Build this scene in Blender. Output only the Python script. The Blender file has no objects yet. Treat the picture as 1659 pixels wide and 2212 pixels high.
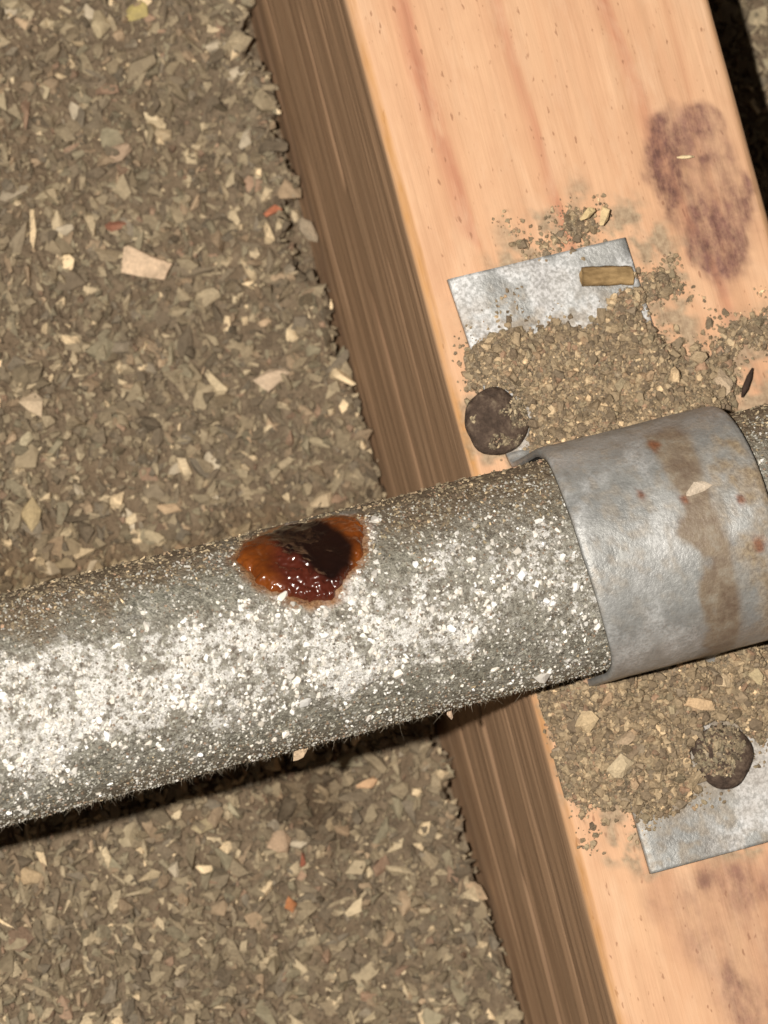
import bpy, bmesh, math
import numpy as np
from mathutils import Matrix, Vector

# ------------------------------------------------------------------ camera, world, lamp, exposure
S = bpy.context.scene
COL = S.collection
MM = 0.001
CAM_POS = np.array([-135.6918, -19.6476, 480.8157])          # millimetres
CAM_ROT = np.array([[0.9503, 0.2359, -0.2030],
                    [-0.2537, 0.9650, -0.0661],
                    [0.1803, 0.1143, 0.9769]])
u_, s_, v_ = np.linalg.svd(CAM_ROT)
CAM_ROT = u_ @ v_
FPX, PW, PH = 8441.81, 1659.0, 2212.0

cd = bpy.data.cameras.new('camera')
cam = bpy.data.objects.new('camera', cd)
COL.objects.link(cam)
m = Matrix([list(CAM_ROT[i]) + [CAM_POS[i] * MM] for i in range(3)] + [[0, 0, 0, 1]])
cam.matrix_world = m
cd.sensor_fit = 'HORIZONTAL'
cd.sensor_width = 36.0
cd.lens = 36.0 * FPX / PW
cd.clip_start = 0.01
cd.clip_end = 20.0
cd.dof.use_dof = True
cd.dof.focus_distance = 0.478
cd.dof.aperture_fstop = 62.0
S.camera = cam

wd = bpy.data.worlds.new('World')
S.world = wd
wd.use_nodes = True
bgn = wd.node_tree.nodes['Background']
bgn.inputs[0].default_value = (1.0, 0.84, 0.68, 1)
bgn.inputs[1].default_value = 0.055

LAMP_OFF = (-43.0, 11.0, 0.0)                                # phone flash, beside the lens
ld = bpy.data.lights.new('flash', 'POINT')
ld.energy = 15.5
ld.color = (1.0, 0.93, 0.84)
ld.shadow_soft_size = 0.0035
lamp = bpy.data.objects.new('flash', ld)
COL.objects.link(lamp)
lp = CAM_POS + CAM_ROT @ np.array(LAMP_OFF)
lamp.location = tuple(lp * MM)

S.view_settings.view_transform = 'Standard'
S.view_settings.look = 'None'
S.view_settings.exposure = 0.0
S.view_settings.gamma = 1.0
S.view_settings.use_curve_mapping = False
S.cycles.max_bounces = 5

# ------------------------------------------------------------------ helpers
rng = np.random.default_rng(11)


def ray(px, py):
    d = CAM_ROT @ np.array([(px - PW / 2) / FPX, -(py - PH / 2) / FPX, -1.0])
    return d / np.linalg.norm(d)


def on_plane(px, py, z):
    d = ray(px, py)
    return CAM_POS + d * ((z - CAM_POS[2]) / d[2])


def _h(i, j, k, seed):
    n = (i * 374761393 + j * 668265263 + k * 2147483647 + seed * 1274126177) & 0xFFFFFFFF
    n = ((n ^ (n >> 13)) * 1274126177) & 0xFFFFFFFF
    n = ((n ^ (n >> 16)) * 2246822519) & 0xFFFFFFFF
    return ((n ^ (n >> 15)) & 0xFFFFFF) / float(0xFFFFFF)


def vn(x, y, z=0.0, seed=0):
    x, y, z = np.broadcast_arrays(np.asarray(x, float), np.asarray(y, float), np.asarray(z, float))
    xi, yi, zi = [np.floor(a).astype(np.int64) for a in (x, y, z)]
    f = [a - b for a, b in ((x, xi), (y, yi), (z, zi))]
    f = [a * a * (3 - 2 * a) for a in f]
    r = 0
    for a in (0, 1):
        for b in (0, 1):
            for c in (0, 1):
                w = (f[0] if a else 1 - f[0]) * (f[1] if b else 1 - f[1]) * (f[2] if c else 1 - f[2])
                r = r + w * _h(xi + a, yi + b, zi + c, seed)
    return r


def fbm(x, y, z=0.0, seed=0, o=4, g=0.5):
    r, a, t, s = 0, 1.0, 0, 1.0
    for k in range(o):
        r = r + a * vn(np.asarray(x) * s, np.asarray(y) * s, np.asarray(z) * s, seed + k * 17)
        t += a
        a *= g
        s *= 2.03
    return r / t                                            # 0..1, centred near .5


def sst(a, b, x):
    t = np.clip((np.asarray(x, float) - a) / (b - a), 0, 1)
    return t * t * (3 - 2 * t)


def sdpoly(px, py, poly):
    """signed distance, positive inside"""
    poly = np.asarray(poly, float)
    px, py = np.asarray(px, float), np.asarray(py, float)
    d = np.full(px.shape, 1e18)
    inside = np.zeros(px.shape, bool)
    n = len(poly)
    for i in range(n):
        a, b = poly[i], poly[(i + 1) % n]
        e = b - a
        t = np.clip(((px - a[0]) * e[0] + (py - a[1]) * e[1]) / (e @ e), 0, 1)
        d = np.minimum(d, (px - a[0] - t * e[0]) ** 2 + (py - a[1] - t * e[1]) ** 2)
        c = (a[1] > py) != (b[1] > py)
        dy = b[1] - a[1]
        xx = a[0] + (py - a[1]) * e[0] / (dy if dy else 1e-9)
        inside ^= c & (px < xx)
    return np.where(inside, 1, -1) * np.sqrt(d)


def make(name, V, F, mat, parent=None, attrs=None, smooth=True, cols=None, origin=None):
    """V in millimetres; F a list of integer arrays (n,3) or (n,4)"""
    V = np.asarray(V, float)
    if origin is not None:
        V = V - np.asarray(origin)
    if not isinstance(F, list):
        F = [F]
    F = [np.asarray(f, np.int32) for f in F if len(f)]
    me = bpy.data.meshes.new(name)
    me.vertices.add(len(V))
    me.vertices.foreach_set('co', (V * MM).astype(np.float32).ravel())
    idx = np.concatenate([f.ravel() for f in F])
    cnt = np.concatenate([np.full(len(f), f.shape[1], np.int32) for f in F])
    st = np.concatenate([[0], np.cumsum(cnt)[:-1]]).astype(np.int32)
    me.loops.add(len(idx))
    me.loops.foreach_set('vertex_index', idx)
    me.polygons.add(len(cnt))
    me.polygons.foreach_set('loop_start', st)
    me.polygons.foreach_set('loop_total', cnt)
    me.polygons.foreach_set('use_smooth', np.full(len(cnt), smooth, bool))
    me.update(calc_edges=True)
    for k, a in (attrs or {}).items():
        me.attributes.new(k, 'FLOAT', 'POINT').data.foreach_set('value', np.asarray(a, np.float32).ravel())
    if cols is not None:
        c4 = np.concatenate([cols, np.ones((len(cols), 1))], 1).astype(np.float32)
        me.attributes.new('tint', 'FLOAT_COLOR', 'POINT').data.foreach_set('color', c4.ravel())
    me.materials.append(mat)
    ob = bpy.data.objects.new(name, me)
    COL.objects.link(ob)
    if origin is not None:
        ob.location = tuple(np.asarray(origin) * MM)
    if parent is not None:
        ob.parent = parent
        if origin is not None:
            ob.location = tuple((np.asarray(origin)) * MM - np.array(parent.location))
    return ob


def grid_faces(nu, nv, wrap=False):
    i = np.arange(nu - 1)[:, None]
    j = np.arange(nv if wrap else nv - 1)[None, :]
    j2 = (j + 1) % nv
    return np.stack([i * nv + j, (i + 1) * nv + j, (i + 1) * nv + j2, i * nv + j2], -1).reshape(-1, 4)


def tag(o, label, cat=None, group=None, kind=None):
    o['label'] = label
    if cat:
        o['category'] = cat
    if group:
        o['group'] = group
    if kind:
        o['kind'] = kind
    return o


def hull_rock(n, seed, sc=(1, 1, 1)):
    r = np.random.default_rng(seed)
    p = r.normal(size=(n, 3))
    p /= np.linalg.norm(p, axis=1)[:, None]
    p *= r.uniform(0.72, 1.1, (n, 1))
    p *= np.array(sc)
    bm = bmesh.new()
    for q in p:
        bm.verts.new(q)
    res = bmesh.ops.convex_hull(bm, input=bm.verts)
    bmesh.ops.delete(bm, geom=[v for v in bm.verts if not v.link_faces], context='VERTS')
    bmesh.ops.recalc_face_normals(bm, faces=bm.faces)
    bm.verts.index_update()
    V = np.array([v.co[:] for v in bm.verts])
    F = np.array([[v.index for v in f.verts] for f in bm.faces])
    bm.free()
    return V, F


VARS = [hull_rock(int(rng.integers(8, 13)), 100 + k, (1, rng.uniform(.55, .95), rng.uniform(.4, .75))) for k in range(28)]


VARS_ROUND = [hull_rock(15, 300 + k, (1, rng.uniform(.75, .95), rng.uniform(.65, .9))) for k in range(16)]


def rots(n, r, tilt=0.6):
    a = r.uniform(0, 2 * np.pi, n)
    b = r.normal(0, tilt, n)
    c = r.normal(0, tilt, n)
    ca, sa, cb, sb, cc, sc = np.cos(a), np.sin(a), np.cos(b), np.sin(b), np.cos(c), np.sin(c)
    Z = np.zeros(n)
    O = np.ones(n)
    Rz = np.stack([ca, -sa, Z, sa, ca, Z, Z, Z, O], 1).reshape(-1, 3, 3)
    Rx = np.stack([O, Z, Z, Z, cb, -sb, Z, sb, cb], 1).reshape(-1, 3, 3)
    Ry = np.stack([cc, Z, sc, Z, O, Z, -sc, Z, cc], 1).reshape(-1, 3, 3)
    return Rx @ Ry @ Rz


def granules(C, R, T, r, tilt=0.6, frame=None, stretch=0.35, VARS=VARS):
    """many small angular grains joined to one vertex/face/colour set"""
    n = len(C)
    k = r.integers(0, len(VARS), n)
    M = rots(n, r, tilt)
    if frame is not None:
        M = frame @ M
    sc = np.exp(r.normal(0, stretch, (n, 1, 3)) * np.array([1, .6, .4])) * np.asarray(R)[:, None, None]
    Vs, Fs, Ts, off = [], [], [], 0
    for q in range(len(VARS)):
        ids = np.nonzero(k == q)[0]
        if not len(ids):
            continue
        V0, F0 = VARS[q]
        P = np.einsum('nij,nvj->nvi', M[ids], V0[None] * sc[ids]) + C[ids][:, None]
        Vs.append(P.reshape(-1, 3))
        Fs.append((F0[None] + (np.arange(len(ids)) * len(V0))[:, None, None] + off).reshape(-1, 3))
        Ts.append(np.repeat(T[ids], len(V0), 0))
        off += len(ids) * len(V0)
    return np.concatenate(Vs), np.concatenate(Fs), np.concatenate(Ts)


# ------------------------------------------------------------------ materials
class N:
    def __init__(s, name):
        s.m = bpy.data.materials.new(name)
        s.m.use_nodes = True
        s.t = s.m.node_tree
        s.b = s.t.nodes['Principled BSDF']
        s.co = s.t.nodes.new('ShaderNodeTexCoord')

    def new(s, t, **k):
        n = s.t.nodes.new(t)
        for a, b in k.items():
            setattr(n, a, b)
        return n

    def L(s, a, b):
        s.t.links.new(a, b)

    def put(s, sock, v):
        if isinstance(v, bpy.types.NodeSocket):
            s.L(v, sock)
        elif isinstance(v, (tuple, list)):
            sock.default_value = (*v, 1) if len(v) == 3 and sock.type == 'RGBA' else v
        else:
            sock.default_value = v

    def noise(s, scale, det=3, rough=.55, stretch=None, dist=0.0, obj=True, typ='noise'):
        v = s.co.outputs['Object']
        if stretch:
            mp = s.new('ShaderNodeMapping')
            mp.inputs['Scale'].default_value = stretch
            s.L(v, mp.inputs['Vector'])
            v = mp.outputs[0]
        if typ == 'noise':
            n = s.new('ShaderNodeTexNoise')
            n.inputs['Detail'].default_value = det
            n.inputs['Roughness'].default_value = rough
            n.inputs['Distortion'].default_value = dist
        else:
            n = s.new('ShaderNodeTexVoronoi')
        n.inputs['Scale'].default_value = scale
        s.L(v, n.inputs['Vector'])
        return n.outputs[0] if typ == 'noise' else n

    def ramp(s, f, *stops):
        r = s.new('ShaderNodeValToRGB')
        e = r.color_ramp.elements
        while len(e) < len(stops):
            e.new(0.5)
        for q, (p, c) in zip(e, stops):
            q.position = p
            q.color = (c, c, c, 1) if isinstance(c, (int, float)) else (*c, 1)
        s.L(f, r.inputs[0])
        return r.outputs[0]

    def mix(s, f, a, b, mode='MIX'):
        x = s.new('ShaderNodeMix', data_type='RGBA', blend_type=mode)
        x.clamp_factor = True
        s.put(x.inputs[0], f)
        s.put(x.inputs[6], a)
        s.put(x.inputs[7], b)
        return x.outputs[2]

    def math(s, op, a, b=0.0, clamp=False):
        x = s.new('ShaderNodeMath', operation=op, use_clamp=clamp)
        s.put(x.inputs[0], a)
        s.put(x.inputs[1], b)
        return x.outputs[0]

    def attr(s, name):
        a = s.new('ShaderNodeAttribute', attribute_name=name)
        return a

    def bump(s, h, dist, strength=1.0, prev=None):
        b = s.new('ShaderNodeBump')
        b.inputs['Strength'].default_value = strength
        b.inputs['Distance'].default_value = dist
        s.L(h, b.inputs['Height'])
        if prev is not None:
            s.L(prev, b.inputs['Normal'])
        return b.outputs[0]

    def done(s, col, rough=.9, nor=None, metal=0.0, spec=.3):
        s.put(s.b.inputs['Base Color'], col)
        s.put(s.b.inputs['Roughness'], rough)
        s.put(s.b.inputs['Metallic'], metal)
        s.put(s.b.inputs['Specular IOR Level'], spec)
        if nor is not None:
            s.L(nor, s.b.inputs['Normal'])
        return s.m


def mat_grain(name, src):
    n = N(name)
    if src == 'tint':
        c = n.attr('tint').outputs['Color']
    else:
        c = n.new('ShaderNodeObjectInfo').outputs['Color']
    a = n.noise(2600, 4, .65)
    b = n.noise(700, 3)
    c = n.mix(1.0, c, n.ramp(a, (.25, .68), (.75, 1.28)), 'MULTIPLY')
    c = n.mix(n.ramp(b, (.45, 0.0), (.72, .4)), c, (.22, .175, .12))        # settled dust
    return n.done(c, .92, n.bump(a, .00022), spec=.25)


M_GRAIN = mat_grain('grain', 'tint')
M_STONE = mat_grain('stone', 'object')


def mat_ground():
    n = N('ground_dust')
    a = n.noise(380, 6, .68)
    b = n.noise(60, 4)
    v = n.noise(900, typ='vor')
    c = n.ramp(a, (.28, (.11, .083, .058)), (.5, (.2, .152, .102)), (.72, (.3, .235, .16)))
    c = n.mix(n.ramp(b, (.35, 0.0), (.7, .6)), c, (.19, .135, .085))
    c = n.mix(1.0, c, n.attr('tint').outputs['Color'], 'MULTIPLY')
    nn = n.bump(a, .0012)
    nn = n.bump(v.outputs['Distance'], .0004, 1, nn)
    return n.done(c, .95, nn, spec=.2)


def mat_wood_top():
    n = N('wood')
    side = n.attr('side').outputs['Fac']
    stain = n.attr('stain').outputs['Fac']
    dust = n.attr('dust').outputs['Fac']
    band = n.attr('band').outputs['Fac']
    fine = n.noise(1500, 4, .6, stretch=(1, .045, 1))
    mid = n.noise(330, 4, .6, stretch=(1, .07, 1), dist=.35)
    blot = n.noise(210, 5, .62, stretch=(1, .38, 1), dist=.3)
    speck = n.noise(1500, 2, .5, stretch=(1, .35, 1))
    c = n.ramp(band, (.0, (.64, .395, .238)), (.4, (.6, .35, .205)), (.75, (.53, .265, .155)), (1.0, (.45, .2, .118)))
    c = n.mix(1.0, c, n.ramp(mid, (.3, .96), (.7, 1.03)), 'MULTIPLY')
    c = n.mix(1.0, c, n.ramp(fine, (.3, .975), (.7, 1.02)), 'MULTIPLY')
    c = n.mix(n.ramp(blot, (.4, 0.0), (.7, .6)), c, (.52, .29, .17))
    c = n.mix(n.ramp(n.noise(260, 4, .6, stretch=(1, .3, 1), dist=.4), (.5, 0.0), (.68, .45)), c, (.68, .46, .3))
    c = n.mix(n.ramp(speck, (.67, 0.0), (.73, .65)), c, (.26, .12, .065))
    sc = n.ramp(blot, (.3, (.13, .06, .047)), (.6, (.22, .11, .085)), (.8, (.32, .17, .12)))
    sc = n.mix(1.0, sc, n.ramp(n.noise(900, 4, .65), (.3, .7), (.7, 1.25)), 'MULTIPLY')
    stain = n.math('MULTIPLY', stain, n.ramp(n.noise(700, 5, .7, stretch=(1, .5, 1)), (.3, .45), (.6, 1.0)))
    c = n.mix(stain, c, sc)
    # weathered side face
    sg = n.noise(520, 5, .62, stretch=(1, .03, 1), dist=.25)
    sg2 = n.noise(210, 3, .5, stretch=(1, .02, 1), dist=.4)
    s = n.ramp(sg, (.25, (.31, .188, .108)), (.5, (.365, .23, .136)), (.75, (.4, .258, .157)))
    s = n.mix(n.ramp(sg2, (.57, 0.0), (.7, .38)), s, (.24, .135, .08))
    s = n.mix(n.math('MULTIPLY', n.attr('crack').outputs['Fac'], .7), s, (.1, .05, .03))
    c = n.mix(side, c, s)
    arr = n.attr('arris').outputs['Fac']
    arr = n.math('MULTIPLY', arr, n.ramp(n.noise(300, 4, .65, stretch=(1, .25, 1)), (.35, .15), (.65, 1.0)))
    c = n.mix(arr, c, n.ramp(mid, (.3, (.36, .17, .05)), (.7, (.62, .33, .12))))
    dc = n.ramp(n.noise(1300, 4, .65), (.3, (.2, .145, .095)), (.7, (.42, .33, .22)))
    c = n.mix(dust, c, dc)
    h = n.math('ADD', n.math('MULTIPLY', mid, .6), n.math('MULTIPLY', fine, .4))
    nn = n.bump(h, .00018)
    nn = n.bump(sg, .0004, .5, nn)
    return n.done(c, .72, nn, spec=.3)


def mat_pipe():
    n = N('galvanised_pipe')
    crust = n.attr('crust').outputs['Fac']
    dirt = n.attr('dirt').outputs['Fac']
    a = n.noise(1250, 5, .7)
    b = n.noise(230, 4, .6)
    f = n.noise(3200, 3, .6)
    g = n.ramp(b, (.3, (.24, .232, .18)), (.6, (.35, .34, .285)), (.8, (.43, .42, .39)))
    g = n.mix(1.0, g, n.ramp(a, (.3, .45), (.7, 1.45)), 'MULTIPLY')
    g = n.mix(1.0, g, n.ramp(f, (.3, .6), (.7, 1.35)), 'MULTIPLY')
    w = n.ramp(f, (.3, (.5, .48, .44)), (.6, (.84, .83, .8)))
    k = n.math('ADD', n.math('MULTIPLY', n.noise(420, 4, .72), .5), n.math('MULTIPLY', n.noise(1150, 3, .7), .5))
    cm = n.math('MULTIPLY', n.math('SUBTRACT', n.math('ADD', k, n.math('MULTIPLY', crust, .3)), .74), 14.0, True)
    g = n.mix(n.math('MULTIPLY', crust, .7), g, n.ramp(a, (.38, (.13, .1, .075)), (.62, (.42, .4, .36))))
    c = n.mix(cm, g, w)
    c = n.mix(n.ramp(n.noise(1000, 4, .7), (.6, 0.0), (.68, .6)), c, (.15, .105, .075))
    d = n.ramp(n.noise(900, 5, .7), (.3, (.1, .073, .048)), (.55, (.2, .155, .105)), (.75, (.33, .28, .21)))
    c = n.mix(dirt, c, d)
    c = n.mix(n.math('MULTIPLY', n.attr('halo').outputs['Fac'], .85), c, n.ramp(a, (.3, (.16, .05, .012)), (.7, (.4, .2, .07))))
    nn = n.bump(a, .0006)
    nn = n.bump(f, .00025, 1, nn)
    met = n.math('MULTIPLY', n.math('SUBTRACT', 1.0, n.math('MAXIMUM', crust, dirt), True), .35)
    return n.done(c, n.ramp(a, (.3, .45), (.7, .75)), nn, met, .4)


def mat_strap():
    n = N('galvanised_strap')
    dirt = n.attr('dirt').outputs['Fac']
    rust = n.attr('rust').outputs['Fac']
    crust = n.attr('crust').outputs['Fac']
    a = n.noise(420, 5, .62)
    b = n.noise(120, 4, .6)
    f = n.noise(2200, 4, .65)
    g = n.ramp(b, (.3, (.27, .275, .27)), (.55, (.36, .365, .355)), (.75, (.45, .455, .45)))
    g = n.mix(1.0, g, n.ramp(a, (.3, .85), (.7, 1.1)), 'MULTIPLY')
    g = n.mix(1.0, g, n.ramp(f, (.3, .88), (.7, 1.1)), 'MULTIPLY')
    g = n.mix(n.math('MULTIPLY', crust, n.ramp(f, (.4, .2), (.6, 1.0)), True), g, (.72, .73, .74))
    r = n.ramp(a, (.3, (.1, .055, .03)), (.55, (.2, .15, .1)), (.75, (.28, .25, .2)))
    c = n.mix(rust, g, r)
    d = n.ramp(f, (.3, (.15, .11, .075)), (.7, (.35, .28, .19)))
    c = n.mix(dirt, c, d)
    c = n.mix(n.math('MULTIPLY', n.attr('red').outputs['Fac'], .85), c, n.ramp(f, (.3, (.1, .03, .014)), (.7, (.26, .1, .045))))
    nn = n.bump(a, .0003, .6)
    nn = n.bump(f, .00012, .8, nn)
    cov = n.math('MAXIMUM', n.math('MAXIMUM', dirt, rust), crust)
    met = n.math('MULTIPLY', n.math('SUBTRACT', 1.0, cov, True), .4)
    return n.done(c, n.ramp(a, (.3, .42), (.7, .6)), nn, met, .45)


def mat_rust():
    n = N('wet_rust')
    k = n.attr('dark').outputs['Fac']
    e = n.attr('rim').outputs['Fac']
    a = n.noise(420, 4, .6)
    c = n.ramp(a, (.3, (.085, .02, .003)), (.55, (.15, .037, .005)), (.75, (.22, .06, .008)))
    c = n.mix(e, c, (.062, .011, .007))
    c = n.mix(k, c, (.006, .002, .0015))
    n.b.inputs['Coat Weight'].default_value = .8
    n.b.inputs['Coat Roughness'].default_value = .06
    n.b.inputs['Coat IOR'].default_value = 1.35
    nn = n.bump(n.noise(900, 2, .5), .00012)
    return n.done(c, .25, nn, 0, .5)


def mat_nail():
    n = N('rusty_nail')
    a = n.noise(700, 5, .65)
    c = n.ramp(a, (.3, (.03, .02, .014)), (.52, (.075, .05, .036)), (.62, (.12, .085, .06)), (.75, (.24, .19, .13)))
    return n.done(c, .8, n.bump(a, .0006), 0, .3)


def mat_plain(name, c1, c2, scale=900, stretch=None, rough=.85):
    n = N(name)
    a = n.noise(scale, 4, .6, stretch=stretch)
    return n.done(n.ramp(a, (.3, c1), (.7, c2)), rough, n.bump(a, .0003), 0, .3)


M_GROUND = mat_ground()
M_WOOD = mat_wood_top()
M_PIPE = mat_pipe()
M_STRAP = mat_strap()
M_RUST = mat_rust()
M_NAIL = mat_nail()
M_FIBRE = mat_plain('dust_fibre', (.2, .17, .12), (.36, .31, .24))
M_CHIP = mat_plain('wood_chip', (.15, .095, .04), (.4, .27, .13), 900, (.5, 1, 1))
M_DARK = mat_plain('dark_twig', (.02, .013, .01), (.06, .035, .025))

# ------------------------------------------------------------------ the fill between the joists
JX = 23.5                                                    # half width of the joist
FILL = -57.0
PR = 13.45                                                   # pipe radius
PZ = PR + 0.15                                               # pipe axis height


NOTCH = {b: on_plane(a, b, FILL + 3)[1] for a, b in ((640, 432), (645, 455), (655, 500), (675, 560), (1015, 1905), (1030, 1960))}


def gz(x, y):
    x, y = np.asarray(x, float), np.asarray(y, float)
    z = FILL + 12.0 * sst(-45, -115, x) + 5.0 * (fbm(x / 26, y / 26, 0, 3, 4) - .5)
    z = z + 1.6 * (fbm(x / 5.5, y / 5.5, 0, 9, 3) - .5)
    gap = -.6 + 2.6 * sst(.48, .72, fbm(y / 8, x * 0 + 3.3, 0, 13, 3)) + 1.2 * fbm(y / 1.6, x * 0, 0, 15, 2)
    for py_ in (432, 455, 500, 560, 1905, 1960):
        gap = gap + (2.2 if py_ < 1000 else 1.4) * np.exp(-((y - NOTCH[py_]) / 1.7) ** 2) * (x < 0)
    return z + 3.0 * sst(16, 1, np.abs(x) - JX) - 7.0 * sst(gap + .5, gap - .6, np.abs(x) - JX)


def on_ground(px, py):
    z = FILL
    for _ in range(6):
        p = on_plane(px, py, z)
        z = float(gz(p[0], p[1]))
    return on_plane(px, py, z)


DRK = np.array([on_plane(a, b, FILL)[:2] for a, b in ((560, 1640), (700, 1620), (780, 1680), (760, 1760), (700, 1870), (640, 1800), (570, 1730))])  # outline of the darker fill below the pipe
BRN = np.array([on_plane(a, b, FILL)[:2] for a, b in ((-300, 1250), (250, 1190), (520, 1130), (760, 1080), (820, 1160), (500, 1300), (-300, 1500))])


def fill_tint(x, y):
    """colour factor of a darker patch of fill below the pipe and of a browner strip above it"""
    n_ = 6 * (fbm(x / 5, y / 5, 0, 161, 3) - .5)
    w = sst(-3, 4, sdpoly(x, y, DRK) + n_)[..., None] * .55
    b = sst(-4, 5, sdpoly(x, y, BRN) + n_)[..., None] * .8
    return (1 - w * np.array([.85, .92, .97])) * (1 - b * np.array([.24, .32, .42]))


gx = np.arange(-190, 130, .9)
gy = np.arange(-140, 175, .9)
GX, GY = np.meshgrid(gx, gy, indexing='ij')
GZ = gz(GX, GY) - .35 + .9 * (fbm(GX / 1.7, GY / 1.7, 0, 21, 2) - .5)
ground = make('ground', np.stack([GX, GY, GZ], -1).reshape(-1, 3), grid_faces(len(gx), len(gy)), M_GROUND, cols=fill_tint(GX, GY).reshape(-1, 3))
tag(ground, 'brown grey dusty granular fill between the joists', kind='structure')

PAL = np.array([[.2, .168, .12], [.26, .222, .16], [.165, .14, .105], [.33, .285, .205], [.13, .108, .082],
                [.29, .225, .16], [.23, .21, .155], [.42, .36, .26], [.6, .5, .35], [.25, .175, .13], [.175, .155, .125]])
PW_ = np.array([.2, .18, .14, .12, .1, .08, .09, .055, .022, .03, .06])
PW_ /= PW_.sum()


def tones(n, r):
    return 1.15 * np.array([1.07, 1.0, .9]) * PAL[r.choice(len(PAL), n, p=PW_)] * np.exp(r.normal(0, .2, (n, 1)))


VIEW = np.array([on_plane(a, b, FILL)[:2] for a, b in ((-320, -320), (1980, -320), (1980, 2530), (-320, 2530))])


def scatter(n, r):
    x = r.uniform(VIEW[:, 0].min(), VIEW[:, 0].max(), n)
    y = r.uniform(VIEW[:, 1].min(), VIEW[:, 1].max(), n)
    keep = (np.abs(x) > JX + .2) & (sdpoly(x, y, VIEW) > 0)
    return x[keep], y[keep]


rg = np.random.default_rng(5)
C_, R_, T_ = [], [], []
for cnt, lo, hi, emb in ((42000, .25, .6, .55), (26000, .6, 1.15, .5), (6500, 1.1, 1.85, .3)):
    x, y = scatter(cnt, rg)
    rad = rg.uniform(lo, hi, len(x))
    ok = np.abs(x) > JX + rad * .9
    x, y, rad = x[ok], y[ok], rad[ok]
    C_.append(np.stack([x, y, gz(x, y) + emb * rad], 1))
    R_.append(rad)
    T_.append(tones(len(x), rg))
C_, R_, T_ = map(np.concatenate, (C_, R_, T_))
lum = T_.mean(1, keepdims=True)
T_ = T_ + (np.array([.25, .205, .143]) - T_) * .15 * (lum < .4)
T_ = T_ * fill_tint(C_[:, 0], C_[:, 1])
V, F, T = granules(C_, R_, T_, rg, .6)
gravel = make('gravel', V, F, M_GRAIN, None, smooth=False, cols=T)
tag(gravel, 'fine tan and grey angular grit covering the fill', 'gravel', kind='stuff')

# the larger stones one can pick apart, pieces of the fill
SM = []
for k in range(14):
    V0, F0 = hull_rock(13, 500 + k, (1, rg.uniform(.55, .95), rg.uniform(.4, .6)))
    me = bpy.data.meshes.new('stone')
    me.from_pydata((V0 * MM).tolist(), [], F0.tolist())
    me.materials.append(M_STONE)
    SM.append(me)
n_st, tries = 0, 0
while n_st < 285 and tries < 4000:
    tries += 1
    px, py = rg.uniform(-20, 1680), rg.uniform(-20, 2230)
    p = on_ground(px, py)
    rad = rg.uniform(1.3, 2.3)
    if abs(p[0]) < JX + rad:
        continue
    # behind the pipe the photograph shows none of them
    q = on_plane(px, py, PZ)
    if abs(q[1]) < PR - 1:
        continue
    o = bpy.data.objects.new('stone', SM[int(rg.integers(0, 14))])
    COL.objects.link(o)
    o.parent = ground
    o.location = (p[0] * MM, p[1] * MM, (p[2] + .25 * rad) * MM)
    o.rotation_euler = (rg.normal(0, .3), rg.normal(0, .3), rg.uniform(0, 6.28))
    s = rad * np.exp(rg.normal(0, .2, 3)) * np.array([1.1, .9, 1])
    o.scale = tuple(s)
    c = PAL[rg.choice(len(PAL), p=PW_)] * np.array([1.34, 1.27, 1.15]) * math.exp(rg.normal(0, .15))
    if rg.uniform() < .1:
        c = np.array([.52, .44, .32])
    o.color = (*(c * fill_tint(np.array([p[0]]), np.array([p[1]]))[0]), 1)
    n_st += 1


def rock(name, pos, size, col, label, cat, rot=0.0, seed=1, npts=14, tilt=(0, 0), group=None, lift=.25, mat=None):
    """a loose stone or flake of its own: size = half lengths in mm"""
    V0, F0 = hull_rock(npts, seed)
    V0 = V0 / np.abs(V0).max(0) * np.array(size)
    me = bpy.data.meshes.new(name)
    me.from_pydata((V0 * MM).tolist(), [], F0.tolist())
    me.materials.append(mat or M_STONE)
    o = bpy.data.objects.new(name, me)
    COL.objects.link(o)
    o.location = tuple((np.array(pos) + np.array([0, 0, lift * size[2]])) * MM)
    o.rotation_euler = (tilt[0], tilt[1], rot)
    o.color = (col[0], col[1] * .96, col[2] * .9, 1)
    return tag(o, label, cat, group)


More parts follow.
